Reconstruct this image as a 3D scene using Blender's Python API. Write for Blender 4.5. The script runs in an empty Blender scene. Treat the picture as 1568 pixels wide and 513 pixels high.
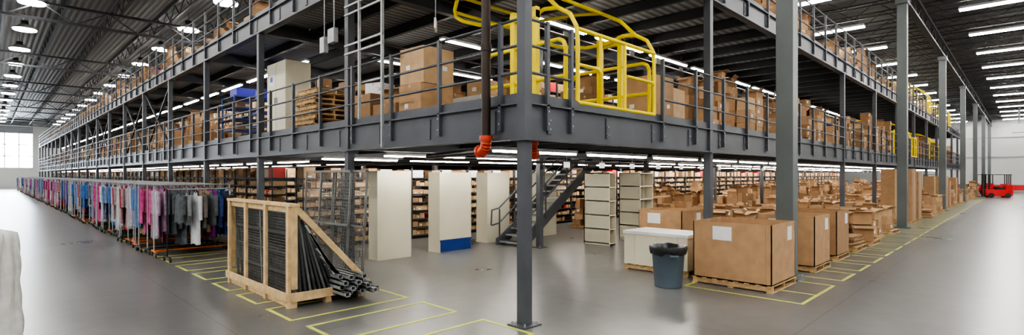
import bpy, math, random
from mathutils import Vector, Matrix
random.seed(7)
S = bpy.context.scene
try: S.view_settings.look = 'AgX - High Contrast'
except Exception: pass

# ------------------------------------------------------------------ materials
MATS = {}
def mat(name, col, rough=0.6, metal=0.0, var=0.12, scale=3.0, bump=0.0, emit=0.0, alpha=1.0):
    if name in MATS: return MATS[name]
    m = bpy.data.materials.new(name); m.use_nodes = True
    nt = m.node_tree; b = nt.nodes["Principled BSDF"]
    tc = nt.nodes.new("ShaderNodeTexCoord"); nz = nt.nodes.new("ShaderNodeTexNoise")
    nz.inputs["Scale"].default_value = scale; nz.inputs["Detail"].default_value = 4
    nt.links.new(tc.outputs["Object"], nz.inputs["Vector"])
    cr = nt.nodes.new("ShaderNodeValToRGB")
    cr.color_ramp.elements[0].position = 0.3; cr.color_ramp.elements[1].position = 0.7
    cr.color_ramp.elements[0].color = (*[c*(1-var) for c in col], 1)
    cr.color_ramp.elements[1].color = (*[min(1, c*(1+var)) for c in col], 1)
    nt.links.new(nz.outputs["Fac"], cr.inputs["Fac"])
    nt.links.new(cr.outputs["Color"], b.inputs["Base Color"])
    b.inputs["Roughness"].default_value = rough; b.inputs["Metallic"].default_value = metal
    if bump:
        bp = nt.nodes.new("ShaderNodeBump"); bp.inputs["Strength"].default_value = bump
        nt.links.new(nz.outputs["Fac"], bp.inputs["Height"]); nt.links.new(bp.outputs["Normal"], b.inputs["Normal"])
    if emit:
        b.inputs["Emission Color"].default_value = (*col, 1); b.inputs["Emission Strength"].default_value = emit
    if alpha < 1: b.inputs["Alpha"].default_value = alpha
    MATS[name] = m; return m

steel = mat("steel_gray_paint", (0.080, 0.086, 0.100), 0.42, 0.0, 0.1, 2)
steel_d = mat("steel_dark_paint", (0.045, 0.047, 0.053), 0.5, 0.0, 0.15, 2)
column_m = mat("column_gray_paint", (0.125, 0.14, 0.14), 0.45, 0.0, 0.1, 1)
galv = mat("galvanized_steel", (0.38, 0.40, 0.41), 0.45, 0.3, 0.15, 6)
yellow = mat("yellow_safety_paint", (0.92, 0.72, 0.0), 0.4, 0, 0.06, 4)
tape = mat("yellow_floor_tape", (0.56, 0.61, 0.14), 0.5, 0, 0.12, 6)
card = [mat("cardboard_a", (0.45, 0.285, 0.16), 0.85, 0, 0.1, 5), mat("cardboard_b", (0.36, 0.22, 0.12), 0.85, 0, 0.1, 5),
        mat("cardboard_c", (0.55, 0.375, 0.225), 0.85, 0, 0.1, 5), mat("cardboard_d", (0.29, 0.17, 0.085), 0.85, 0, 0.1, 5)]
card_in = mat("cardboard_inside", (0.33, 0.21, 0.12), 0.9, 0, 0.1, 5)
paper = mat("white_paper", (0.82, 0.83, 0.84), 0.7, 0, 0.03, 8)
tapem = mat("packing_tape", (0.56, 0.42, 0.26), 0.35, 0, 0.05, 5)
wood = mat("pallet_wood", (0.50, 0.34, 0.18), 0.75, 0, 0.28, 9, 0.15)
wood_l = mat("pine_lumber", (0.68, 0.50, 0.28), 0.65, 0, 0.18, 7, 0.1)
cream = mat("cream_enamel", (0.70, 0.66, 0.53), 0.45, 0, 0.04, 1.5)
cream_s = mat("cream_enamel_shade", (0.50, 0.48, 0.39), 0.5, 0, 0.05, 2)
black = mat("black_metal", (0.022, 0.022, 0.025), 0.45, 0.3, 0.2, 5)
wire = mat("wire_mesh_metal", (0.21, 0.215, 0.21), 0.45, 0.2, 0.15, 5)
panel_m = mat("panel_frame_metal", (0.085, 0.088, 0.092), 0.4, 0.2, 0.2, 5)
pipe_m = mat("black_iron_pipe", (0.035, 0.022, 0.018), 0.35, 0.3, 0.25, 3)
red = mat("red_fitting_paint", (0.62, 0.075, 0.03), 0.4, 0, 0.1, 5)
redp = mat("red_machine_paint", (0.6, 0.02, 0.025), 0.35, 0, 0.08, 3)
blue = mat("blue_plastic", (0.015, 0.05, 0.24), 0.4, 0, 0.15, 3)
bluer = mat("royal_blue_plastic", (0.05, 0.05, 0.5), 0.4, 0, 0.1, 3)
canm = mat("bluegray_bin_plastic", (0.13, 0.17, 0.21), 0.5, 0, 0.06, 4)
bagm = mat("black_bin_liner", (0.03, 0.032, 0.035), 0.3, 0, 0.2, 12, 0.3)
rubber = mat("caster_rubber", (0.03, 0.03, 0.03), 0.7)
orange = mat("orange_rack_base", (0.6, 0.13, 0.03), 0.45)
lamp_e = mat("lamp_tube_roof", (1.0, 0.975, 0.93), 0.5, 0, 0, 1, 0, 72)
lamp_h = mat("lamp_panel_highbay", (1.0, 0.975, 0.93), 0.5, 0, 0, 1, 0, 78)
lamp_u = mat("lamp_tube_mezz", (1.0, 0.955, 0.875), 0.5, 0, 0, 1, 0, 46)
white_m = mat("white_enamel", (0.75, 0.76, 0.77), 0.4, 0, 0.03, 2)
exit_r = mat("exit_sign_letters", (0.8, 0.05, 0.04), 0.5, 0, 0.02, 2, 0, 0.6)
wallm = mat("painted_wall_panel", (0.52, 0.53, 0.52), 0.7, 0, 0.05, 0.3)
walld = mat("wall_upper_panel", (0.34, 0.35, 0.36), 0.7, 0, 0.05, 0.3)
plastic_w = mat("clear_poly_bag", (0.62, 0.64, 0.67), 0.18, 0, 0.15, 6, 0.3)
drape_m = mat("white_plastic_drape", (0.70, 0.70, 0.68), 0.25, 0, 0.1, 9, 0.6)
poly_t = mat("thin_poly_film", (0.85, 0.88, 0.92), 0.12, 0, 0.08, 6, 0.3, 0, 0.28)
cloth_cols = [(0.02,0.025,0.06),(0.03,0.06,0.20),(0.06,0.16,0.40),(0.26,0.01,0.08),(0.10,0.11,0.12),(0.24,0.25,0.27),
              (0.30,0.21,0.14),(0.24,0.03,0.22),(0.46,0.46,0.48),(0.04,0.035,0.04),(0.03,0.16,0.19),(0.50,0.09,0.25),
              (0.10,0.20,0.42),(0.16,0.14,0.13),(0.32,0.02,0.03),(0.15,0.06,0.32),(0.03,0.04,0.06),(0.40,0.24,0.36),(0.12,0.13,0.15),(0.18,0.24,0.36)]
cloths = [mat("fabric_%02d" % i, c, 0.85, 0, 0.3, 9, 0.2) for i, c in enumerate(cloth_cols)]

def wave_mat(name, c1, c2, scale, axis, rough=0.6):
    m = bpy.data.materials.new(name); m.use_nodes = True; nt = m.node_tree; b = nt.nodes["Principled BSDF"]
    tc = nt.nodes.new("ShaderNodeTexCoord"); w = nt.nodes.new("ShaderNodeTexWave"); w.bands_direction = axis
    w.inputs["Scale"].default_value = scale; w.inputs["Distortion"].default_value = 0
    nt.links.new(tc.outputs["Object"], w.inputs["Vector"])
    cr = nt.nodes.new("ShaderNodeValToRGB"); cr.color_ramp.elements[0].color = (*c1,1); cr.color_ramp.elements[1].color = (*c2,1)
    nt.links.new(w.outputs["Fac"], cr.inputs["Fac"]); nt.links.new(cr.outputs["Color"], b.inputs["Base Color"])
    bp = nt.nodes.new("ShaderNodeBump"); bp.inputs["Strength"].default_value = 0.6; bp.inputs["Distance"].default_value = 0.05
    nt.links.new(w.outputs["Fac"], bp.inputs["Height"]); nt.links.new(bp.outputs["Normal"], b.inputs["Normal"])
    b.inputs["Roughness"].default_value = rough; return m
roof_m = wave_mat("corrugated_roof_deck", (0.085,0.081,0.076), (0.16,0.155,0.145), 1.2, 'X')
deck_m = wave_mat("corrugated_deck_pan", (0.15,0.155,0.16), (0.40,0.41,0.42), 1.4, 'Y')

def concrete():
    m = bpy.data.materials.new("polished_concrete"); m.use_nodes = True; nt = m.node_tree; b = nt.nodes["Principled BSDF"]
    N = nt.nodes.new; L = nt.links.new
    g = N("ShaderNodeNewGeometry")
    n1 = N("ShaderNodeTexNoise"); n1.inputs["Scale"].default_value = 0.45; n1.inputs["Detail"].default_value = 5; n1.inputs["Roughness"].default_value = 0.55
    n2 = N("ShaderNodeTexNoise"); n2.inputs["Scale"].default_value = 3; n2.inputs["Detail"].default_value = 5; n2.inputs["Roughness"].default_value = 0.55
    L(g.outputs["Position"], n1.inputs["Vector"]); L(g.outputs["Position"], n2.inputs["Vector"])
    cr = N("ShaderNodeValToRGB"); cr.color_ramp.elements[0].position = .28; cr.color_ramp.elements[1].position = .72
    cr.color_ramp.elements[0].color = (0.118,0.119,0.118,1); cr.color_ramp.elements[1].color = (0.205,0.205,0.20,1)
    mx = N("ShaderNodeMix"); mx.data_type = 'FLOAT'; mx.inputs[0].default_value = 0.3
    L(n1.outputs["Fac"], mx.inputs[2]); L(n2.outputs["Fac"], mx.inputs[3]); L(mx.outputs[0], cr.inputs["Fac"])
    sp = N("ShaderNodeSeparateXYZ"); L(g.outputs["Position"], sp.inputs[0])
    outs = []
    for ax, per, off in (("X", 4.6, 3.0), ("Y", 4.6, 2.85)):
        a = N("ShaderNodeMath"); a.operation = 'ADD'; a.inputs[1].default_value = 100*per+off; L(sp.outputs[ax], a.inputs[0])
        d = N("ShaderNodeMath"); d.operation = 'DIVIDE'; d.inputs[1].default_value = per; L(a.outputs[0], d.inputs[0])
        f = N("ShaderNodeMath"); f.operation = 'FRACT'; L(d.outputs[0], f.inputs[0])
        c = N("ShaderNodeMath"); c.operation = 'LESS_THAN'; c.inputs[1].default_value = 0.0022; L(f.outputs[0], c.inputs[0]); outs.append(c)
    mm = N("ShaderNodeMath"); mm.operation = 'MAXIMUM'; L(outs[0].outputs[0], mm.inputs[0]); L(outs[1].outputs[0], mm.inputs[1])
    mc = N("ShaderNodeMix"); mc.data_type = 'RGBA'; L(mm.outputs[0], mc.inputs[0]); L(cr.outputs["Color"], mc.inputs[6]); mc.inputs[7].default_value = (0.06,0.06,0.06,1)
    L(mc.outputs[2], b.inputs["Base Color"])
    rr = N("ShaderNodeMapRange"); rr.inputs[3].default_value = 0.25; rr.inputs[4].default_value = 0.32; L(n1.outputs["Fac"], rr.inputs[0]); L(rr.outputs[0], b.inputs["Roughness"])
    b.inputs["IOR"].default_value = 1.5
    return m
floor_m = concrete()

# ------------------------------------------------------------------ mesh builder
class MB:
    def __init__(s): s.v=[]; s.f=[]; s.mi=[]; s.mats=[]; s.smooth=[]
    def _m(s, m):
        if m not in s.mats: s.mats.append(m)
        return s.mats.index(m)
    def add(s, vs, fs, m, smooth=False):
        o=len(s.v); s.v += [tuple(p) for p in vs]; i=s._m(m)
        for f in fs: s.f.append(tuple(o+k for k in f)); s.mi.append(i); s.smooth.append(smooth)
    def box(s,x0,y0,z0,x1,y1,z1,m):
        if x0>x1:x0,x1=x1,x0
        if y0>y1:y0,y1=y1,y0
        if z0>z1:z0,z1=z1,z0
        s.add([(x0,y0,z0),(x1,y0,z0),(x1,y1,z0),(x0,y1,z0),(x0,y0,z1),(x1,y0,z1),(x1,y1,z1),(x0,y1,z1)],
              [(0,3,2,1),(4,5,6,7),(0,1,5,4),(1,2,6,5),(2,3,7,6),(3,0,4,7)],m)
    def rbox(s,cx,cy,z0,w,d,h,ang,m):
        c,sn=math.cos(ang),math.sin(ang); vs=[]
        for z in (z0,z0+h):
            for a,b in ((-1,-1),(1,-1),(1,1),(-1,1)):
                x=a*w/2;y=b*d/2; vs.append((cx+x*c-y*sn,cy+x*sn+y*c,z))
        s.add(vs,[(0,3,2,1),(4,5,6,7),(0,1,5,4),(1,2,6,5),(2,3,7,6),(3,0,4,7)],m)
    def beam(s,p,q,w,h,m,up=(0,0,1)):
        p=Vector(p);q=Vector(q);d=(q-p).normalized();u=Vector(up)
        if abs(d.dot(u))>0.99:u=Vector((0,1,0))
        sd=d.cross(u).normalized();u=sd.cross(d).normalized();vs=[]
        for c in (p,q):
            for a,b in((-1,-1),(1,-1),(1,1),(-1,1)): vs.append(c+sd*(a*w/2)+u*(b*h/2))
        s.add(vs,[(0,3,2,1),(4,5,6,7),(0,1,5,4),(1,2,6,5),(2,3,7,6),(3,0,4,7)],m)
    def cyl(s,p,q,r,m,n=12,r2=None):
        p=Vector(p);q=Vector(q);d=(q-p).normalized();u=Vector((0,0,1)) if abs(d.z)<.95 else Vector((1,0,0))
        a=d.cross(u).normalized();b=d.cross(a);r2=r if r2 is None else r2
        vs=[]
        for c,rr in((p,r),(q,r2)):
            for i in range(n):
                t=2*math.pi*i/n; vs.append(c+a*math.cos(t)*rr+b*math.sin(t)*rr)
        s.add(vs,[(i,(i+1)%n,n+(i+1)%n,n+i) for i in range(n)],m,True)
        s.add(vs,[tuple(range(n-1,-1,-1)),tuple(range(n,2*n))],m)
    def tube(s,pts,r,m,n=8):
        for i in range(len(pts)-1): s.cyl(pts[i],pts[i+1],r,m,n)
    def prism(s,pts,d,m):
        n=len(pts);d=Vector(d);vs=[Vector(p) for p in pts]+[Vector(p)+d for p in pts]
        s.add(vs,[tuple(range(n-1,-1,-1)),tuple(range(n,2*n))]+[(i,(i+1)%n,n+(i+1)%n,n+i) for i in range(n)],m)
    def ibeamx(s,x0,x1,y,z0,z1,w,m):
        s.box(x0,y-.01,z0,x1,y+.01,z1,m);s.box(x0,y-w/2,z0,x1,y+w/2,z0+.02,m);s.box(x0,y-w/2,z1-.02,x1,y+w/2,z1,m)
    def ibeamy(s,y0,y1,x,z0,z1,w,m):
        s.box(x-.01,y0,z0,x+.01,y1,z1,m);s.box(x-w/2,y0,z0,x+w/2,y1,z0+.02,m);s.box(x-w/2,y0,z1-.02,x+w/2,y1,z1,m)
    def mesh(s,name):
        me=bpy.data.meshes.new(name);me.from_pydata(s.v,[],s.f)
        for m in s.mats:me.materials.append(m)
        me.polygons.foreach_set("material_index",s.mi);me.polygons.foreach_set("use_smooth",s.smooth);me.update();return me
    def obj(s,name,loc=(0,0,0),rz=0,bevel=0):
        return inst(s.mesh(name),name,loc,rz,bevel)
def inst(me,name,loc=(0,0,0),rz=0,bevel=0,rot=None):
    o=bpy.data.objects.new(name,me);o.location=loc;o.rotation_euler=rot or (0,0,rz);S.collection.objects.link(o)
    if bevel:
        b=o.modifiers.new("bevel",'BEVEL');b.width=bevel;b.segments=2;b.limit_method='ANGLE'
    return o

XE, YE, X0, Y0, H = 96.0, 106.0, -24.0, -24.0, 10.8
# ------------------------------------------------------------------ shell
b=MB();b.box(X0,Y0,-.2,XE,YE,0,floor_m);b.obj("floor")
b=MB();b.box(X0,Y0,H,XE,YE,H+.2,roof_m);b.obj("ceiling")
b=MB();b.box(X0-.3,Y0,0,X0,YE,H,wallm);b.obj("wall_west")
b=MB();b.box(X0,Y0-.3,0,XE,Y0,H,wallm);b.obj("wall_south")
b=MB();b.box(XE,Y0,0,XE+.3,YE,H,wallm)
for k in range(22): b.box(XE-.12,Y0+k*6,0,XE,Y0+k*6+.15,H,walld)
b.box(XE-.1,Y0,4.6,XE,YE,4.75,walld); b.box(XE-.1,Y0,7.4,XE,YE,7.5,walld)
b.obj("wall_east")
wx0,wx1,wz0,wz1=-13.0,-.2,3.2,8.6
b=MB();b.box(X0,YE,0,wx0,YE+.3,H,wallm);b.box(wx1,YE,0,XE,YE+.3,H,wallm);b.box(wx0,YE,0,wx1,YE+.3,wz0,wallm);b.box(wx0,YE,wz1,wx1,YE+.3,H,walld)
b.obj("wall_north")
b=MB()
for k in range(9): x=wx0+k*(wx1-wx0)/8; b.box(x-.06,YE+.05,wz0,x+.06,YE+.2,wz1,white_m)
for k in range(4): z=wz0+k*(wz1-wz0)/3; b.box(wx0,YE+.05,z-.06,wx1,YE+.2,z+.06,white_m)
b.obj("window_1")

# ------------------------------------------------------------------ roof steel
b=MB()
x=X0+1
while x<XE:
    zt,zb=H-.08,H-.85
    b.box(x-.05,Y0,zt-.06,x+.05,YE,zt,steel_d);b.box(x-.05,Y0,zb,x+.05,YE,zb+.06,steel_d)
    y=Y0;k=0
    ymax = YE if x<14 else 14
    while y<ymax:
        a,c=(zb+.05,zt-.05) if k%2==0 else (zt-.05,zb+.05)
        b.beam((x,y,a),(x,y+.9,c),.03,.03,steel_d);y+=.9;k+=1
    x+=2.03
b.obj("roof_joists")
b=MB()
for y in [-15.54,-1.54,12.46,26.46,40.46,54.46,68.46,82.46,96.46]:
    zt,zb=H-.9,H-1.75
    b.box(X0,y-.12,zt-.1,XE,y+.12,zt,steel_d);b.box(X0,y-.12,zb,XE,y+.12,zb+.1,steel_d)
    xx=X0;k=0
    while xx<(XE if y<20 else 20):
        a,c=(zb+.05,zt-.05) if k%2==0 else (zt-.05,zb+.05)
        b.beam((xx,y,a),(xx+1.2,y,c),.06,.06,steel_d);xx+=1.2;k+=1
b.obj("roof_girders")

b=MB();b.box(-.22,-1.2,0,.22,1.2,.1,white_m)
for sx in(-.15,-.05,.05,.15): b.cyl((sx,-1.18,-.02),(sx,1.18,-.02),.03,lamp_e,8)
b.cyl((0,-.9,.1),(0,-.9,.8),.008,steel_d,5);b.cyl((0,.9,.1),(0,.9,.8),.008,steel_d,5)
hb=b.mesh("high_bay_light")
b=MB();b.cyl((0,0,.0),(0,0,.25),.50,white_m,20,.2);b.cyl((0,0,.25),(0,0,.45),.15,steel_d,12)
b.cyl((0,0,-.06),(0,0,-.002),.47,lamp_h,20);b.cyl((0,0,.45),(0,0,.9),.012,steel_d,5)
hr=b.mesh("round_high_bay_light")
for i in range(-3,17):
    for j in range(-3,18):
        lx,ly=-3.9+6.1*i,-4.3+6.1*j+.3
        if lx>12 and ly>12: continue
        if lx>XE-2 or ly>YE-2 or lx<X0+1 or ly<Y0+1: continue
        if ly>12:
            inst(hr,"round_high_bay_light",(lx,ly,9.8))
        else: inst(hb,"high_bay_light",(lx,ly,9.8))

# building columns
b=MB();b.box(-.16,-.16,0,.16,.16,H-1.75,column_m);b.box(-.28,-.28,0,.28,.28,.03,column_m)
b.box(-.3,-.2,H-1.95,.3,.2,H-1.75,column_m)
for sx in(-.22,.22):
    for sy in(-.22,.22): b.cyl((sx,sy,.03),(sx,sy,.07),.02,galv,6)
cm=b.mesh("building_column")
for k in range(7): inst(cm,"building_column",(6.18+14.05*k,-1.54,0))
for k in range(2): inst(cm,"building_column",(6.18+14.05*(k),-15.54,0))

# ------------------------------------------------------------------ mezzanine
XR,YL=70.0,96.0
ZL=(2.6,3.12);ZU=(5.98,6.46)
hole=(6.9,9.95,5.3,6.45)
b=MB()
def deckslab(z,hl):
    if hl:
        hx0,hx1,hy0,hy1=hole
        for r in((0,0,hx0,30),(hx1,0,XR,30),(hx0,0,hx1,hy0),(hx0,hy1,hx1,30)): b.box(r[0]+.02,r[1]+.02,z-.1,r[2],r[3],z-.01,deck_m)
    else: b.box(.02,.02,z-.1,XR,30,z-.01,deck_m)
    b.box(.02,30,z-.1,30,YL,z-.01,deck_m)
deckslab(ZL[1],True);deckslab(ZU[1],False)
for z0,z1 in(ZL,ZU):
    b.box(-.03,-.03,z0,XR,-.01,z1,steel);b.box(-.09,-.09,z0,XR,.1,z0+.025,steel);b.box(-.09,-.09,z1-.025,XR,.1,z1,steel)
    b.box(-.03,-.01,z0,-.01,YL,z1,steel);b.box(-.09,.1,z0,.1,YL,z0+.025,steel);b.box(-.09,.1,z1-.025,.1,YL,z1,steel)
    b.box(-.02,-.02,z1,XR,0,z1+.14,steel);b.box(-.02,0,z1,0,YL,z1+.14,steel)
    k=1
    while k*1.49<XR:
        xx=k*1.49;ym=30 if xx>30 else YL
        if z0<4 and hole[0]-.05<xx<hole[1]+.05:
            b.ibeamy(.02,hole[2],xx,z1-.36,z1-.1,.1,steel_d);b.ibeamy(hole[3],ym,xx,z1-.36,z1-.1,.1,steel_d)
        else: b.ibeamy(.02,ym,xx,z1-.36,z1-.1,.1,steel_d)
        k+=1
    for j in range(1,20):
        y=5*j;xm=XR if y<=30 else 30
        b.ibeamx(.02,xm,y,z0+.02,z1-.12,.18,steel)
    for k in range(0,60):
        xx=.5+k*1.49
        if xx<XR:
            b.box(xx-.05,-.045,z0+.1,xx+.05,-.03,z1-.08,steel)
            for zz in(.17,.3): b.cyl((xx,-.06,z0+zz),(xx,-.045,z0+zz),.014,galv,6)
        yy=.6+k*1.6
        if yy<YL: b.box(-.045,yy-.05,z0+.1,-.03,yy+.05,z1-.08,steel)
b.obj("mezzanine_deck")

def post(r=.075,h=ZU[0]):
    p=MB();p.box(-r,-r,0,r,r,h,steel);p.box(-.17,-.17,0,.17,.17,.02,steel)
    for sx in(-.12,.12):
        for sy in(-.12,.12):p.cyl((sx,sy,.02),(sx,sy,.06),.014,galv,6)
    for z in(ZL[0],):
        p.box(-r-.06,-r-.06,z-.02,r+.06,r+.06,z-.001,steel)
    return p.mesh("mezzanine_post")
pm=post()
inst(pm,"mezzanine_post",(-.02,-.02,0))
for i in range(1,12): inst(pm,"mezzanine_post",(5.95*i,-.0,0))
for j in range(1,20): inst(pm,"mezzanine_post",(-.0,5*j,0))
for i in range(1,6):
    for j in range(1,5): inst(pm,"mezzanine_post",(5.95*i,5*j,0))

b=MB()
for j in (4,5,7,8,10,11):
    y=5*j
    b.beam((.05,y,ZL[1]),(.05,y+5,ZU[0]),.07,.07,steel_d);b.beam((.05,y+5,ZL[1]),(.05,y,ZU[0]),.07,.07,steel_d)
b.obj("cross_bracing")

GATES_L=[.0,33.0,47.0];GATES_U=[40.0,54.0]
def rails(z,gates):
    g=MB()
    gaps=[(q+.98,q+3.8) for q in gates]
    def ok(x): return not any(a-.3<x<c+.3 for a,c in gaps)
    def pst(x,y,ax):
        dx,dy=(0,-.06) if ax=='x' else (-.06,0)
        g.box(x+dx-.03,y+dy-.03,z-.38,x+dx+.03,y+dy+.03,z+1.2,steel)
        for zz in(.1,.28):
            if ax=='x': g.cyl((x,-.1,z-zz),(x,-.09,z-zz),.014,galv,6)
            else: g.cyl((-.1,y,z-zz),(-.09,y,z-zz),.014,galv,6)
    xs=[]
    for a,c in gaps: xs+=[a,c]
    for x in xs: pst(x,0,'x')
    pst(.42,0,'x')
    xx=1.0 if gaps[0][0]>2 else 5.2
    while xx+1.35<XR:
        if ok(xx): pst(xx,0,'x')
        xx+=1.42
    yy=.42
    while yy+1.4<YL: pst(0,yy,'y');yy+=1.45
    for h in(.42,.8,1.17):
        a=0
        for ga,gc in gaps+[(XR,XR)]: g.cyl((a,-.06,z+h),(ga,-.06,z+h),.021,steel,8);a=gc
        g.cyl((-.06,0,z+h),(-.06,YL,z+h),.021,steel,8)
    g.obj("guard_rail")
rails(ZL[1],GATES_L);rails(ZU[1],GATES_U)

def strip(z,name,ys,xs0):
    g=MB()
    for y in ys:
        x=xs0
        while x<XR-3:
            if not(z<4 and y==5.6 and 4.5<x<10.2):
                g.box(x,y-.08,z,x+2.4,y+.08,z+.06,white_m)
                g.cyl((x+.02,y-.04,z-.02),(x+2.38,y-.04,z-.02),.02,lamp_u,6);g.cyl((x+.02,y+.04,z-.02),(x+2.38,y+.04,z-.02),.02,lamp_u,6)
            x+=2.9
    for xc in(2.2,5.6):
        y=12
        while y<YL-3:
            g.box(xc-.08,y,z,xc+.08,y+2.4,z+.06,white_m)
            g.cyl((xc-.04,y+.02,z-.02),(xc-.04,y+2.38,z-.02),.02,lamp_u,6);g.cyl((xc+.04,y+.02,z-.02),(xc+.04,y+2.38,z-.02),.02,lamp_u,6)
            y+=3.2
    g.obj(name)
strip(2.56,"fluorescent_light_row",(1.9,5.6,8.8),1.2);strip(5.9,"fluorescent_light_row",(3.4,6.6,10.2),3.6)

# ------------------------------------------------------------------ yellow pivot gate
zd=ZL[1]
b=MB();r=.036
xa,xb=1.12,3.68
def arc(x,pts): return [(x,p[0],zd+p[1]) for p in pts]
for x in(xa,xb):
    b.tube(arc(x,[(.16,0),(.16,1.0),(.2,1.1),(.3,1.15),(1.85,1.15),(1.97,1.1),(2.05,1.0),(2.05,0)]),r,yellow)
    b.cyl((x,.16,zd+.55),(x,2.05,zd+.55),r,yellow,8)
    for yy in(.8,1.3): b.box(x-.05,yy-.05,zd,x+.05,yy+.05,zd+1.78,yellow)
    b.box(x-.06,.75,zd+1.6,x+.06,1.35,zd+1.72,yellow);b.box(x-.12,.68,zd,x+.12,1.42,zd+.02,yellow)
for x in(xa+.1,xb-.1):
    b.tube(arc(x,[(1.06,1.65),(.7,1.74),(.4,1.70),(.15,1.55),(.02,1.32),(0,1.1),(0,.12)]),r,yellow)
    b.tube(arc(x,[(1.06,1.65),(1.6,1.66),(2.3,1.8),(2.8,1.98),(3.0,2.1),(3.05,2.25),(2.95,2.5)]),r,yellow)
    b.tube(arc(x,[(.4,1.7),(.75,2.05),(1.2,2.3),(1.9,2.42),(2.95,2.5)]),r,yellow)
xa+=.1;xb-=.1
for z in(.12,1.28): b.cyl((xa,0,zd+z),(xb,0,zd+z),r,yellow,8)
for (p,q) in ((xa,xa+.62),(xb-.95,xb)):
    b.tube([(p,0,zd+.72),(q-.08,0,zd+.72),(q,0,zd+.66),(q,0,zd+.12)],r*.85,yellow)
for x in(xa+.62,xa+1.35):b.cyl((x,0,zd+.12),(x,0,zd+1.28),r*.85,yellow,8)
for (y,z) in((3.03,2.2),(2.95,2.5),(1.2,2.3)): b.cyl((xa,y,zd+z),(xb,y,zd+z),r,yellow,8)
b.obj("yellow_pallet_gate")
gm=bpy.data.meshes["yellow_pallet_gate"]
for xx in GATES_L[1:]: inst(gm,"yellow_pallet_gate",(xx,-.05,0))
for xx in GATES_U: inst(gm,"yellow_pallet_gate",(xx,-.05,ZU[1]-zd))

# ------------------------------------------------------------------ pipes, strut ladder, sign
b=MB()
b.cyl((-.2,.58,2.62),(-.2,.58,9.0),.068,pipe_m,16);b.cyl((-.2,.58,3.9),(-.2,.58,4.0),.082,pipe_m,16)
def elbow(bb,pts,r):
    bb.tube(pts,r,red,16)
    for p,q in((pts[0],pts[1]),(pts[-1],pts[-2])):
        p=Vector(p);q=Vector(q);d=(q-p).normalized();bb.cyl(p-d*.01,p+d*.05,r*1.25,red,16)
def bend(c,r0,axis_in,axis_out,n=6):
    c=Vector(c);a=Vector(axis_in);o_=Vector(axis_out);out=[]
    for i in range(n+1):
        t=math.pi/2*i/n
        out.append(tuple(c-o_*(r0*math.cos(t))*1+a*(r0*math.sin(t))*1))
    return out
dirv=Vector((.3,.95,0)).normalized()
cc=Vector((-.2,.58,2.58))+dirv*.13
elbow(b,[(-.2,.58,2.66)]+bend(cc,.13,(0,0,-1),dirv)+[tuple(cc+Vector((0,0,-.13))+dirv*.08)],.078)
e0=cc+Vector((0,0,-.13))+dirv*.08
b.cyl(e0,e0+dirv*2.4,.05,pipe_m,12)
b.obj("sprinkler_riser_pipe")
dirv=Vector((.8,.6,0)).normalized()
b=MB();cc=Vector((.55,.35,2.55))+dirv*.12
elbow(b,[(.55,.35,2.6)]+bend(cc,.12,(0,0,-1),dirv)+[tuple(cc+Vector((0,0,-.12))+dirv*.07)],.075)
b.obj("red_pipe_elbow")
b=MB()
b.box(-.16,3.48,2.62,-.11,3.53,8.8,galv);b.box(-.16,4.33,3.2,-.11,4.37,8.8,galv)
for z in(4.55,4.72,5.35,5.52,6.6,6.8,7.4): b.box(-.15,3.48,z,-.12,4.95,z+.035,galv)
for (y,z,w,h) in((5.3,4.9,.28,.3),(5.75,4.75,.2,.34)): b.box(-.2,y,z,-.1,y+w,z+h,galv)
b.tube([(-.14,5.4,5.2),(-.14,5.4,6.0)],.015,galv);b.tube([(-.14,5.85,5.09),(-.14,5.85,6.0)],.012,galv)
b.obj("strut_channel_frame")
b=MB();b.box(-.02,-.17,0,.02,.17,.2,white_m);b.box(-.01,-.01,.2,.01,.01,1.0,galv)
for k,(a,w) in enumerate(((-.14,.055),(-.07,.055),(.005,.03),(.055,.06))):
    b.box(-.024,a,.05,-.02,a+.014,.15,exit_r);b.box(-.024,a,.05,-.02,a+w,.064,exit_r);b.box(-.024,a,.136,-.02,a+w,.15,exit_r);b.box(-.024,a,.094,-.02,a+w,.106,exit_r)
b.obj("exit_sign",(.9,3.25,4.95),math.radians(-40))
b=MB()
x=3.2
while x<60:
    b.box(x-.12,2.99,5.5,x+.12,3.0,5.68,paper);b.box(x-.004,2.992,5.68,x+.004,2.998,5.98,galv)
    b.box(x-.12,2.99,2.28,x+.12,3.0,2.42,paper);b.box(x-.004,2.992,2.42,x+.004,2.998,2.75,galv);x+=1.49
b.obj("aisle_tags")

# ------------------------------------------------------------------ stairs
b=MB();sx0,sx1=5.6,9.8;y0,y1=5.4,6.3;rise=zd;n=17
slope=rise/(sx1-sx0)
for y in(y0,y1):
    b.prism([(sx0-.15,y-.02,0),(sx0+.25,y-.02,0),(sx1,y-.02,rise-.33),(sx1,y-.02,rise-.02),(sx0+.05,y-.02,.28),(sx0-.15,y-.02,.2)],(0,.04,0),steel)
for k in range(n):
    x=sx0+(sx1-sx0)*k/n;z=rise*(k+1)/n-.06;b.box(x-.02,y0,z-.03,x+.28,y1,z,steel);b.box(x-.03,y0,z-.05,x-.02,y1,z,galv)
for y in(y0-.03,y1+.03):
    for h in(.55,1.0):
        b.tube([(sx0-.3,y,h+.05),(sx0,y,h+.1),(sx1,y,rise+h)],.024,steel)
        if h==1.0:b.tube([(sx0-.3,y,h+.05),(sx0-.33,y,.6)],.024,steel)
    for k in range(5):
        x=sx0+.02+(sx1-sx0-.1)*k/4;z=slope*(x-sx0);b.cyl((x,y,z),(x,y,z+1.05),.024,steel,8)
    b.box(hole[0],y-.02,zd,hole[1],y+.02,zd+.1,steel)
b.obj("steel_staircase")

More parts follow.
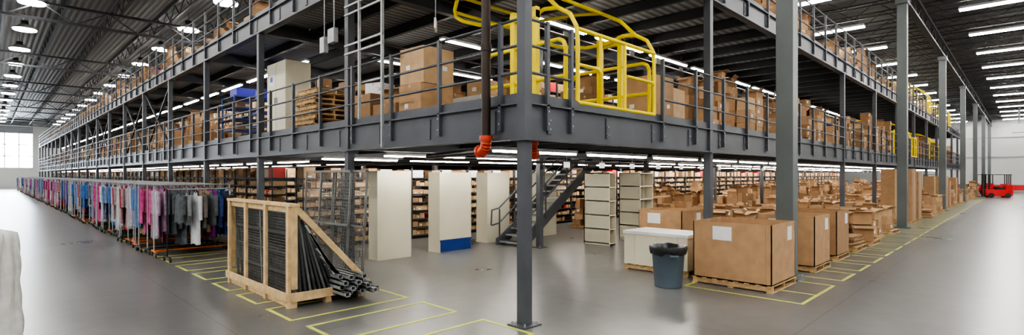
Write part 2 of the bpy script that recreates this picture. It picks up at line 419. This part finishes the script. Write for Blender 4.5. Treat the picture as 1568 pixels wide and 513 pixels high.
# ------------------------------------------------------------------ cream shelving cabinets
def cabinet(w,d,h,openface,name,loc,shelves=5,blue_base=False):
    c=MB();t=.025
    if openface is None:
        c.box(0,0,.03,w,d,h,cream)
        c.box(-.006,-.006,0,.03,.03,h+.01,cream);c.box(w-.03,-.006,0,w+.006,.03,h+.01,cream);c.box(-.006,d-.03,0,.03,d+.006,h+.01,cream)
        for z in(.0,h-.05): c.box(-.005,-.005,z,w+.005,d+.005,z+.05,cream)
    else:
        c.box(0,0,0,t,d,h,cream);c.box(w-t,0,0,w,d,h,cream);c.box(0,d-t,0,w,d,h,cream)
        for k in range(shelves+1):
            z=.05+(h-.08)*k/shelves;c.box(0,.005,z,w,d,z+.03,cream)
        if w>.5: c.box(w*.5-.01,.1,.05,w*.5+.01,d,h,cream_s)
    if blue_base:
        c.box(.02,-.03,.02,w-.02,-.006,.34,blue);c.box(.0,-.035,.3,w,-.006,.34,blue)
    return c.obj(name,loc)
cabinet(.97,.4,2.2,None,"cream_shelving_unit",(1.4,6.25,0))
cabinet(1.1,.5,2.17,None,"cream_shelving_unit",(3.26,6.2,0),blue_base=True)
cabinet(.95,.5,2.17,None,"cream_shelving_unit",(5.55,6.8,0))
cabinet(.95,.5,2.17,None,"cream_shelving_unit",(7.9,6.8,0))
cabinet(.34,.92,2.17,1,"cream_shelving_unit",(7.6,3.72,0))
cabinet(.8,.78,2.17,1,"cream_shelving_unit",(9.25,3.68,0))

# ------------------------------------------------------------------ wire mesh panels
def wpanel(w,h,step,r=.003,fr=.02,m=wire,fm=wire):
    p=MB()
    p.box(-fr,0,0,fr,.04,h,fm);p.box(-fr,w-.04,0,fr,w,h,fm);p.box(-fr,0,0,fr,w,.04,fm);p.box(-fr,0,h-.04,fr,w,h,fm);p.box(-fr,0,h*.5-.02,fr,w,h*.5+.02,fm)
    k=1
    while k*step<w:p.box(-r,k*step-r,0,r,k*step+r,h,m);k+=1
    k=1
    while k*step<h:p.box(-r,0,k*step-r,r,w,k*step+r,m);k+=1
    return p.mesh("wire_mesh_panel")
wp=wpanel(1.3,2.2,.065,.003)
inst(wp,"wire_mesh_panel",(-.30,3.95,0),rot=(0,math.radians(3.2),0))
inst(wp,"wire_mesh_panel",(-.28,5.3,0),rot=(0,math.radians(2.6),math.radians(1)))
inst(wp,"wire_mesh_panel",(-.37,4.45,0),rot=(0,math.radians(3.4),math.radians(.5)))

# ------------------------------------------------------------------ crate with racking panels
b=MB();cx0,cx1,cy0,cy1,ch=-1.95,-.7,3.2,6.1,1.6
for x in(cx0+.05,-1.33,cx1-.05): b.box(x-.05,cy0,.0,x+.05,cy1,.1,wood_l)
k=0
while cy0+k*.28<cy1-.05: b.box(cx0,cy0+k*.28,.1,cx1,cy0+k*.28+.12,.135,wood_l);k+=1
for y in(cy0,4.15,5.1,cy1-.09): b.box(cx0-.045,y,.0,cx0,y+.09,ch,wood_l)
b.box(cx0-.045,cy0-.05,ch,cx0+.12,cy1+.05,ch+.045,wood_l);b.box(cx0,cy0,ch-.1,cx0+.04,cy1,ch,wood_l)
b.box(cx0-.08,cy0,.12,cx0-.045,cy1,.24,wood_l)
for y in(cy0-.02,cy1-.02):
    b.beam((cx0+.03,y,ch+.02),(cx1+.1,y,.2),.045,.1,wood_l);b.box(cx0,y-.02,.1,cx1+.05,y+.02,.24,wood_l)
    b.box(cx0,y-.02,.3,cx0+.09,y+.02,ch,wood_l)
for i in range(9):
    xb_=cx0+.1+i*.085;xt=cx0+.06+i*.03;h=1.5-.03*i
    pmx=panel_m if i%3 else wire
    for y in(cy0+.08,cy1-.15,(cy0+cy1)/2): b.beam((xb_,y,.14),(xt,y,h),.035,.045,pmx,up=(0,1,0))
    for z in(.02,.25,.5,.75,1):
        b.beam((xb_+(xt-xb_)*z,cy0+.06,.16+(h-.18)*z),(xb_+(xt-xb_)*z,cy1-.12,.16+(h-.18)*z),.035,.035,panel_m)
    y=cy0+.1
    while y<cy1-.15:
        b.beam((xb_,y,.14),(xt,y,h),.007,.007,wire if i<2 else black);y+=.06
    if i<3:
        for q in range(26):
            z=q/26.;b.beam((xb_+(xt-xb_)*z,cy0+.08,.16+(h-.18)*z),(xb_+(xt-xb_)*z,cy1-.12,.16+(h-.18)*z),.006,.006,wire)
for i in range(6):
    xb_=cx0+.86+i*.055; xt=cx0+.2+i*.06
    b.beam((xb_,cy0-.07,.14),(xt,cy0-.07,1.3-.13*i),.03,.045,(galv,wire,panel_m)[i%3],up=(0,1,0))
b.obj("wooden_crate_with_mesh_panels")
b=MB()
for r_ in range(4):
    for c_ in range(7-r_):
        x=-1.28+c_*.1;z=.14+r_*.085;y=2.72+((c_*7+r_*3)%5)*.06
        b.box(x,y,z,x+.085,5.4,z+.012,galv);b.box(x,y,z,x+.01,5.4,z+.07,galv);b.box(x+.075,y,z,x+.085,5.4,z+.07,galv);b.box(x,y+.02,z+.062,x+.085,5.4,z+.07,(galv if (r_+c_)%3 else wire))
b.obj("steel_channel_bundle")

# ------------------------------------------------------------------ garments & racks
def garment(g,cx,cy,ztop,m,L=.95,W=.46,th=.045,rz=0):
    nv,nu=8,8
    ph=random.random()*6;c,sn=math.cos(rz),math.sin(rz)
    for side in(1,-1):
        vs=[]
        for i in range(nv+1):
            t=i/nv
            hw=W*(.16+.34*min(1,t*5)) if t<.2 else W*(.5-.06*math.sin((t-.2)*3)+.05*t)
            for j in range(nu+1):
                u=j/nu*2-1
                z=-t*L-(.07*abs(u) if t<.25 else .02*math.sin(u*5+ph))
                d=side*(th*(1-abs(u)**3)*(.5+.7*t)+.012*math.sin(u*8+ph+t*2))
                x0_,y0_=d,u*hw
                vs.append((cx+x0_*c-y0_*sn,cy+x0_*sn+y0_*c,ztop+z))
        fs=[]
        for i in range(nv):
            for j in range(nu):
                a=i*(nu+1)+j;q=(a,a+1,a+nu+2,a+nu+1)
                fs.append(q if side==1 else q[::-1])
        g.add(vs,fs,m,True)
    for sgn in(-1,1):
        p0=(cx-sn*sgn*W*.46,cy+c*sgn*W*.46,ztop-.1);p1=(cx-sn*sgn*W*.54,cy+c*sgn*W*.54,ztop-.1-.6*min(1,L))
        g.cyl(p0,p1,.065,m,8,.045)
    g.tube([(cx,cy,ztop-.02),(cx,cy,ztop+.05),(cx,cy+.02,ztop+.08)],.004,galv,5)
def rack(seed,n=16):
    random.seed(seed);g=MB()
    base=random.choice([orange,black,black])
    zt=1.84
    g.cyl((-.9,0,zt),(.9,0,zt),.016,galv,8)
    for x in(-.88,.88):
        g.cyl((x,0,.14),(x,0,zt),.018,galv,8);g.box(x-.02,-.28,.12,x+.02,.28,.16,base)
        for y in(-.26,.26):
            g.cyl((x-.015,y,.05),(x+.015,y,.05),.05,rubber,12);g.cyl((x,y,.05),(x,y,.13),.012,galv,6)
    g.box(-.88,-.02,.13,.88,.02,.16,base)
    m=random.choice(cloths)
    for k in range(n):
        if k==0 or random.random()<.6:m=random.choice(cloths)
        x=-.82+1.64*k/(n-1)
        L=random.uniform(.9,1.25) if random.random()<.6 else random.uniform(1.25,1.5)
        mm=m if random.random()>.06 else plastic_w
        garment(g,x+random.uniform(-.01,.01),random.uniform(-.02,.02),zt-.07,mm,L,random.uniform(.46,.6),.04,random.uniform(-.35,.35))
        if k==0 and random.random()<.4: garment(g,x-.03,0,zt-.05,poly_t,L+.1,.6,.07)
    return g.mesh("garment_rack")
rk=[rack(s) for s in range(14)]
random.seed(3)
y=10.9;i=0
while y<94:
    m=rk[random.randrange(14)]
    inst(m,"garment_rack",(-1.42+random.uniform(-.08,.08),y,0),random.uniform(-.05,.05))
    y+=random.choice([.64,.66,.70,.8]) if y>12 else .7
random.seed(5);g=MB()
g.cyl((-.75,0,1.75),(.75,0,1.75),.015,galv,8)
for x in(-.75,.75):
    g.cyl((x,0,.12),(x,0,1.75),.016,black,8);g.beam((x,-.25,.12),(x,.25,.12),.03,.03,black)
    for y_ in(-.25,.25):g.cyl((x-.015,y_,.05),(x+.015,y_,.05),.05,rubber,12);g.cyl((x,y_,.05),(x,y_,.12),.01,black,6)
for k,(mm,L) in enumerate(((cloths[4],.75),(cloths[5],.8),(plastic_w,1.3),(cloths[13],.9),(cloths[4],.85),(cloths[1],.9),(cloths[9],.8))): garment(g,-.5+k*.18,0,1.68,mm,L,.48,.045,.12*((-1)**k))
g.obj("garment_rack",(-1.5,9.75,0),.05)
# rack covered by a white plastic drape, left foreground
g=MB();vs=[];fs=[];n=96;NV=22
for i in range(NV+1):
    t=i/NV;z=1.56-1.44*t
    s_=min(1,.25+t*9) if t<.1 else 1+.08*t
    for k in range(n):
        a=2*math.pi*k/n;ca,sa=math.cos(a),math.sin(a)
        e=.55;rx=.62*math.copysign(abs(ca)**e,ca);ry=.33*math.copysign(abs(sa)**e,sa)
        f=s_*(1+.05*t*math.sin(9*a+2*t)+.035*math.sin(17*a+5*t+1)+.02*math.sin(31*a+t*9)+.012*math.sin(14*t+6*a))
        vs.append((rx*f,ry*f,z+(.02*math.sin(6*a) if i==NV else 0)))
for i in range(NV):
    for k in range(n):fs.append((i*n+k,(i+1)*n+k,(i+1)*n+(k+1)%n,i*n+(k+1)%n))
fs.append(tuple(range(n)))
g.add(vs,fs,drape_m,True)
for x in(-.5,.5):
    g.cyl((x,0,.05),(x,0,1.5),.016,galv,8);g.beam((x,-.25,.12),(x,.25,.12),.03,.03,galv)
    for y_ in(-.25,.25):g.cyl((x-.015,y_,.05),(x+.015,y_,.05),.05,rubber,12)
g.obj("covered_garment_rack",(-5.70,3.4,0),.35)

# ------------------------------------------------------------------ pallets, cartons
def pallet(g,x,y,z,w=1.2,d=1.2):
    for xx in(-w/2+.05,0,w/2-.05): g.box(x+xx-.02,y-d/2,z+.02,x+xx+.02,y+d/2,z+.105,wood)
    n=8
    for k in range(n):
        yy=y-d/2+(d-.09)*k/(n-1);g.box(x-w/2,yy,z+.105,x+w/2,yy+.09,z+.125,wood)
    for yy in(y-d/2,y-.05,y+d/2-.1): g.box(x-w/2,yy,z,x+w/2,yy+.1,z+.02,wood)
def carton(g,cx,cy,z,w,d,h,ang=0,m=None,label=True):
    m=m or random.choice(card);g.rbox(cx,cy,z,w,d,h,ang,m)
    g.rbox(cx,cy,z+h,w*.995,.05,.002,ang,tapem)
    g.rbox(cx,cy,z+h-.06,w+.004,.05,.06,ang,tapem)
    if label and random.random()<.45:
        c,sn=math.cos(ang),math.sin(ang);lx=w*.2
        ox,oy=lx,-d/2-.001;g.rbox(cx+ox*c-oy*sn,cy+ox*sn+oy*c,z+h*.4,.12,.004,.09,ang,paper)
        ox,oy=-w/2-.001,d*.15;g.rbox(cx+ox*c-oy*sn,cy+ox*sn+oy*c,z+h*.4,.004,.12,.09,ang,paper)
def opencarton(g,cx,cy,z,w,d,h,ang=0,m=None):
    m=m or random.choice(card);c,sn=math.cos(ang),math.sin(ang)
    def R(x,y,zz):return(cx+x*c-y*sn,cy+x*sn+y*c,zz)
    for(a,bb,ww,dd)in((-w/2,0,.008,d),(w/2,0,.008,d),(0,-d/2,w,.008),(0,d/2,w,.008)):
        q=R(a,bb,0);g.rbox(q[0],q[1],z,ww,dd,h,ang,m)
    g.rbox(cx,cy,z,w,d,.01,ang,card_in)
    for sx,sy in((-1,0),(1,0),(0,-1),(0,1)):
        out=random.uniform(.08,.18);up=random.uniform(-.08,.12)
        if sx: ps=[R(sx*w/2,-d/2,z+h),R(sx*w/2,d/2,z+h),R(sx*(w/2+out),d/2,z+h+up),R(sx*(w/2+out),-d/2,z+h+up)]
        else: ps=[R(-w/2,sy*d/2,z+h),R(w/2,sy*d/2,z+h),R(w/2,sy*(d/2+out),z+h+up),R(-w/2,sy*(d/2+out),z+h+up)]
        g.prism(ps,(0,0,.006),m)
def stack(seed,hmax,pal=True,w=1.15):
    random.seed(seed);g=MB();z=0
    if pal:pallet(g,0,0,0);z=.127
    nx=random.choice([2,3]);cw=w/nx
    mm=random.choice(card)
    for i in range(nx):
        for j in range(2):
            zz=z;hh=random.choice([.22,.28,.36,.45]);lim=hmax*random.uniform(.45,1)
            cx=-w/2+cw*(i+.5);cy=-w/4+w/2*j
            while zz+hh<=lim or zz==z:
                carton(g,cx,cy,zz,cw*random.uniform(.82,.97),w/2*random.uniform(.82,.97),hh-.004,random.uniform(-.07,.07),mm if random.random()<.5 else None);zz+=hh
            if random.random()<.3: opencarton(g,cx,cy,zz,cw*.8,w/2*.8,.25,random.uniform(-.2,.2))
            elif random.random()<.15: g.rbox(cx,cy,zz,cw*.6,w*.3,.12,.3,random.choice([white_m,blue,redp,cloths[11]]))
    return g.mesh("carton_pallet")
def loose(seed,hmax):
    random.seed(seed);g=MB();pallet(g,0,0,0)
    for (cx,cy) in((-.28,-.28),(.3,-.26),(-.26,.3),(.28,.3)):
        z=.127;w=random.uniform(.38,.54);d=random.uniform(.34,.5)
        while z<hmax*random.uniform(.5,1.0):
            h=random.uniform(.18,.42)
            carton(g,cx,cy,z,w,d,h,random.uniform(-.3,.3));z+=h+.003;w*=random.uniform(.8,1);d*=random.uniform(.8,1)
        if random.random()<.6: opencarton(g,cx,cy,z,w,d,random.uniform(.15,.3),random.uniform(-.6,.6))
    return g.mesh("carton_pallet")
low=[stack(s,1.0) for s in range(20,24)]+[loose(s,.9) for s in range(70,75)]
mid=[stack(s,1.55) for s in range(30,35)]+[loose(s,1.5) for s in range(80,84)]
tall=[stack(s,2.1) for s in range(40,46)]
random.seed(11)
def put(ms,x,y,z,name="carton_pallet",j=.04): inst(random.choice(ms),name,(x+random.uniform(-.06,.06),y+random.uniform(-.06,.06),z),random.choice([0,math.pi/2,math.pi])+random.uniform(-j,j))
TB=[(23.2,1.3,2.35),(25.0,1.1,2.2),(36.8,1.2,2.0),(38.5,1.2,1.7),(43,1.2,1.9)]
x=15.2
while x<66:
    if not any(abs(x-(6.18+14.05*k))<.9 for k in range(6)) and not any(abs(x-t[0])<1.35 for t in TB) and abs(x-27.5)>1.35: put(low if random.random()<.6 else mid,x,-1.1,0,j=.07)
    x+=random.choice([1.45,1.7,2.6])
for yy in(1.3,3.1,5.2,7.4):
    x=9.3 if yy<3 else 11.6
    while x<64:
        if yy!=5.2 or min(abs(x-5.95*k) for k in range(12))>.8:
            if random.random()<.8: put(low if yy<4 else mid,x,yy+random.uniform(-.12,.12),0,j=.09)
        x+=random.choice([1.5,1.75,2.1])
x=8.1
while x<68:
    if not any(q+.3<x<q+4.5 for q in GATES_L): put(mid if random.random()<.5 else tall,x,1.1,zd)
    x+=random.choice([1.4,1.6,2.4])
y=17.2
while y<93: put(mid if random.random()<.7 else low,1.1,y,zd);y+=random.choice([1.5,1.8,2.6])
x=2
while x<68:
    if not any(q+.3<x<q+4.5 for q in GATES_U): put(mid if random.random()<.6 else low,x,1.1,ZU[1])
    x+=random.choice([1.4,1.6,2.2])
y=3.4
while y<93: put(mid if random.random()<.5 else low,1.1,y,ZU[1]);y+=random.choice([1.5,1.8,2.8])

def bay(seed,h=2.3,levels=8):
    random.seed(seed);g=MB();w,d=1.2,.5
    for x in(0,w-.03):
        for y in(0,d-.03):g.box(x,y,0,x+.03,y+.03,h,steel_d)
    for k in range(levels):
        z=.08+(h-.4)*k/(levels-1);g.box(0,0,z,w,d,z+.03,steel_d)
        gap=(h-.4)/(levels-1)-.05 if k<levels-1 else .42
        x=.04
        while x<w-.12:
            cw=random.choice([.16,.2,.26,.16]);
            if k==levels-1: cw=random.choice([.35,.45])
            cw=min(cw,w-.04-x)
            if random.random()<.88:
                hh=gap*random.uniform(.5,.8);m=random.choice([card[0],card[2],card[2],card[1],tapem])
                if random.random()<.06:m=random.choice([blue,white_m,redp,black])
                g.box(x,.02+random.uniform(0,.05),z+.03,x+cw-.015,d-.04,z+.03+hh,m)
                if random.random()<.4:g.box(x+cw*.3,.0195,z+.06,x+cw*.6,.024,z+.10,paper)
            x+=cw
    return g.mesh("carton_shelving")
bays=[bay(s) for s in range(60,68)]
random.seed(13)
def rowx(x0,x1,y,z):
    x=x0
    while x<x1:inst(random.choice(bays),"carton_shelving",(x,y,z));x+=1.21
def rowy(y0,y1,x,z):
    y=y0
    while y<y1:inst(random.choice(bays),"carton_shelving",(x,y,z),-math.pi/2);y+=1.21
rowx(.9,60,9.35,0);rowx(1.5,60,13.9,0)
rowy(13.6,94,1.2,0)
rowx(7.0,64,7.2,zd);rowx(2.8,40,12.2,zd)
rowy(19,90,3.2,zd)

# ------------------------------------------------------------------ gaylords
def gaylord(name,loc,w,d,h,m):
    g=MB();pallet(g,0,0,0,w+.03,d+.03);z=.127;t=.018
    g.box(-w/2,-d/2,z,-w/2+t,d/2,z+h,m);g.box(w/2-t,-d/2,z,w/2,d/2,z+h,m)
    g.box(-w/2,-d/2,z,w/2,-d/2+t,z+h,m);g.box(-w/2,d/2-t,z,w/2,d/2,z+h,m);g.box(-w/2,-d/2,z,w/2,d/2,z+.015,card_in)
    g.box(-w/2-.003,-.02,z+h-.34,-w/2,.34,z+h-.08,paper)
    g.box(.2,-d/2-.003,z+h-.34,.44,-d/2,z+h-.08,paper)
    g.box(-w/2-.002,-d/2+.1,z+h*.02,-w/2,-d/2+.104,z+h,card[1])
    for k in range(6): carton(g,random.uniform(-w/4,w/4),random.uniform(-d/4,d/4),z+.5,.35,.3,.22,random.random()*3)
    return g.obj(name,loc)
gaylord("bulk_cardboard_box",(5.1,-1.09,0),1.3,1.45,1.08,card[0])
gaylord("bulk_cardboard_box",(7.75,-1.2,0),1.2,1.2,1.08,card[0])
gaylord("bulk_cardboard_box",(9.8,-1.15,0),1.2,1.2,1.08,card[1])
gaylord("bulk_cardboard_box",(7.3,1.6,0),1.2,1.2,1.08,card[0])
random.seed(21);g=MB();pallet(g,0,0,0)
for k in range(9): g.rbox(random.uniform(-.05,.05),random.uniform(-.05,.05),.127+k*.03,1.1,1.0,.026,random.uniform(-.1,.1),random.choice(card))
fl=g.mesh("flattened_cartons_pallet")
inst(fl,"flattened_cartons_pallet",(11.9,-1.15,0));inst(fl,"flattened_cartons_pallet",(27.5,-1.2,0),.1)
g=MB();pallet(g,0,0,0)
for(a,bb,w,d,h,an)in((-.3,-.3,.5,.5,.45,.3),(.3,.2,.6,.45,.5,-.4),(-.25,.35,.45,.45,.35,.9)): opencarton(g,a,bb,.13,w,d,h,an)
opencarton(g,.1,-.1,.6,.6,.5,.35,.6)
oc=g.mesh("open_cartons_pallet")
inst(oc,"open_cartons_pallet",(13.6,-1.2,0))
for tx,w,h in TB:
    d=1.1;g=MB();pallet(g,0,0,0,w,d);g.box(-w/2,-d/2,.127,w/2,d/2,h,card[1]);g.box(-w/2-.002,-.04,.127,-w/2,.04,h,tapem);g.box(-.04,-d/2-.002,.127,.04,-d/2,h,tapem);g.box(-w/2,-d/2,h,w/2,d/2,h+.02,card[3])
    g.obj("tall_carton",(tx,-1.0,0))

g=MB();w,d=.95,1.5;pallet(g,0,0,0,w,d);g.box(-w/2,-d/2,.127,w/2,d/2,.8,cream);g.box(-w/2-.02,-d/2-.02,.8,w/2+.02,d/2+.02,.86,white_m)
for y_ in(-.5,0,.5): g.box(-w/2-.012,y_-.02,.15,-w/2,y_+.02,.8,cream)
g.obj("cream_storage_bin",(5.24,.66,0))
g=MB();n=28
prof=[(.0,.0),(.245,.0),(.25,.02),(.30,.66),(.33,.67),(.33,.71),(.34,.715),(.34,.74),(.31,.745),(.29,.70),(.24,.05),(0,.05)]
vs=[];fs=[]
for r_,z in prof:
    for k in range(n):t=2*math.pi*k/n;vs.append((r_*math.cos(t),r_*math.sin(t),z))
for a in range(len(prof)-1):
    for k in range(n):fs.append((a*n+k,a*n+(k+1)%n,(a+1)*n+(k+1)%n,(a+1)*n+k))
g.add(vs,fs,canm,True)
prof=[(.322,.62),(.34,.66),(.35,.71),(.352,.75),(.34,.775),(.30,.76),(.27,.62),(.1,.55),(0,.55)]
vs=[];fs=[]
for i,(r_,z) in enumerate(prof):
    for k in range(n):
        t=2*math.pi*k/n;dz=(.03*math.sin(5*t)+.02*math.sin(9*t+1)) if i==0 else .008*math.sin(7*t+i);rr=r_*(1+.02*math.sin(11*t+i))
        vs.append((rr*math.cos(t),rr*math.sin(t),z+dz))
for a in range(len(prof)-1):
    for k in range(n):fs.append((a*n+k,a*n+(k+1)%n,(a+1)*n+(k+1)%n,(a+1)*n+k))
g.add(vs,fs,bagm,True)
for sgn in(-1,1): g.box(sgn*.33-.03,-.08,.6,sgn*.33+.03,.08,.63,canm)
g.obj("trash_can",(3.75,-.2,0),.8)

# ------------------------------------------------------------------ lower deck props
random.seed(31)
g=MB();carton(g,0,0,0,.8,.75,.78,0,card[0]);carton(g,.02,0,.79,.78,.75,.72,.06,card[2]);g.obj("carton_stack",(1.0,3.7,zd))
g=MB();carton(g,0,0,0,.9,.8,.55,.1,card[1]);opencarton(g,.0,.0,.56,.6,.6,.35,.3,card[0]);g.obj("carton_stack",(1.3,5.1,zd))
g=MB();carton(g,0,0,0,1.0,.8,.9,0,card[1]);carton(g,.0,.0,.91,.5,.5,.3,.3,white_m);g.obj("carton_stack",(1.5,6.3,zd))
g=MB()
for k in range(9):pallet(g,random.uniform(-.04,.04),random.uniform(-.04,.04),k*.13,1.1,1.1)
g.obj("pallet_pile",(.95,8.1,zd))
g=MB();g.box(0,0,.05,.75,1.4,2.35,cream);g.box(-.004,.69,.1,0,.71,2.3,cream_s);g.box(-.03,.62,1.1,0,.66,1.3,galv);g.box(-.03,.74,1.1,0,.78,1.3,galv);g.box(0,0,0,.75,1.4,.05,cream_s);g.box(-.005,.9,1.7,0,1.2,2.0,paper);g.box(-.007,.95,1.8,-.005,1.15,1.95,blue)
g.obj("cream_locker_cabinet",(.8,10.3,zd))
def cart(name,m,loc,w=.9,d=1.3,h=1.75,lv=5):
    g=MB()
    for x in(0,w):
        for y in(0,d): g.box(x-.02,y-.02,.12,x+.02,y+.02,h,m);g.cyl((x-.02,y,.06),(x+.02,y,.06),.06,rubber,12)
    for k in range(lv):
        z=.15+(h-.2)*k/(lv-1);g.box(0,0,z,w,d,z+.03,m)
        if k==lv-1: g.box(.1,.1,z+.03,w-.1,.8,z+.33,bluer)
        elif k%2: carton(g,w/2,d/2,z+.03,.5,.5,.2)
    for x in(0,w):
        for q in(.35,.65): g.box(x-.01,0,h*q,x+.01,d,h*q+.03,m)
    g.obj(name,loc)
cart("blue_shelf_cart",blue,(.7,14.4,zd));cart("blue_shelf_cart",blue,(.9,12.5,zd),.7,.9,1.5,4)
g=MB();carton(g,0,0,0,.8,.9,1.15,0,card[0]);carton(g,.9,.1,0,.8,.8,1.0,.1,card[2]);g.obj("carton_stack",(5.2,1.1,zd))
g=MB();pallet(g,0,0,0);g.box(-.5,-.5,.127,.5,.5,.75,white_m);carton(g,.1,0,.75,.6,.6,.4,.2);g.obj("wrapped_pallet_load",(2.8,4.0,zd))
for k,(xx,yy) in enumerate(((3.2,5.7),(4.8,4.6),(5.9,3.3),(3.9,7.6),(3.0,9.4))): put(mid,xx,yy,zd)
g=MB()
for z in(5.75,2.42):
    for y_ in(3.6,7.8): g.cyl((.4,y_,z),(68,y_,z),.035,pipe_m,8)
    for x_ in(3.3,): g.cyl((x_,8,z),(x_,94,z),.035,pipe_m,8)
g.obj("sprinkler_pipes")

# ------------------------------------------------------------------ floor markings
def outline(g,x0,y0,x1,y1,w=.055):
    z0,z1=.0005,.004
    g.box(x0,y0,z0,x1,y0+w,z1,tape);g.box(x0,y1-w,z0,x1,y1,z1,tape);g.box(x0,y0+w,z0,x0+w,y1-w,z1,tape);g.box(x1-w,y0+w,z0,x1,y1-w,z1,tape)
g=MB()
outline(g,-2.2,-.4,-.22,.62);outline(g,-2.2,1.18,-.22,2.1)
y=2.5
while y<40: outline(g,-2.25,y,-.22,y+.95);y+=1.38
outline(g,3.98,-2.45,6.0,-.38)
for q in (4.85,):g.box(q,-2.4,.0005,q+.05,-.4,.004,tape)
x=6.6
while x<60: outline(g,x,-2.45,x+1.05,-.38);x+=1.5
g.obj("floor_marking_tape")

# ------------------------------------------------------------------ far machinery
g=MB()
g.box(0,0,.15,1.9,1.0,.75,redp);g.box(0,.05,.75,.5,.95,1.2,redp);g.box(.6,.2,.75,1.1,.8,.9,black)
for x in(.35,1.55):
    for y_ in(0,1.0):g.cyl((x,y_-.06,.22),(x,y_+.06,.22),.22,rubber,16)
for x in(.15,1.7):
    for y_ in(.1,.9):g.box(x-.03,y_-.03,.7,x+.03,y_+.03,2.1,black)
g.box(.05,.05,2.1,1.8,.95,2.15,black)
for y_ in(.2,.8):g.box(1.95,y_-.05,.1,2.0,y_+.05,2.2,black);g.box(2.0,y_-.05,.08,3.0,y_+.05,.12,black)
fk=g.mesh("forklift")
for(x,y_,r_)in((67.5,-4.0,1.2),(61.5,-3.9,1.9),(72.5,-2.6,.4),(74,1.6,1.5)):inst(fk,"forklift",(x,y_,0),r_)
g=MB();g.box(0,-9,.3,2.5,3,.9,redp);g.box(0,-9,.9,2.5,3,1.0,galv)
for k in range(7):g.box(0,-9+k*1.9,0,.2,-8.8+k*1.9,.3,black);g.box(2.3,-9+k*1.9,0,2.5,-8.8+k*1.9,.3,black)
g.obj("red_conveyor_table",(80,0,0))
g=MB();g.box(-.6,-.6,0,.6,.6,1,white_m);g.box(-.5,-.62,.1,.5,-.6,.9,steel_d);g.cyl((0,0,1),(0,0,H-7.2),.1,galv,10);g.obj("unit_heater",(80,-4.5,7.1))

# ------------------------------------------------------------------ world and camera
w=bpy.data.worlds.new("World");S.world=w;w.use_nodes=True
bg=w.node_tree.nodes["Background"];bg.inputs[0].default_value=(.80,.90,1.0,1);bg.inputs[1].default_value=25
cam=bpy.data.cameras.new("camera");co=bpy.data.objects.new("camera",cam);S.collection.objects.link(co)
co.location=(-5.307,-5.001,2.1);co.rotation_euler=(math.radians(90),0,math.radians(-45.33))
cam.sensor_width=36;cam.lens=18.25;cam.shift_y=.0073;cam.clip_end=400;cam.clip_start=.05
S.camera=co
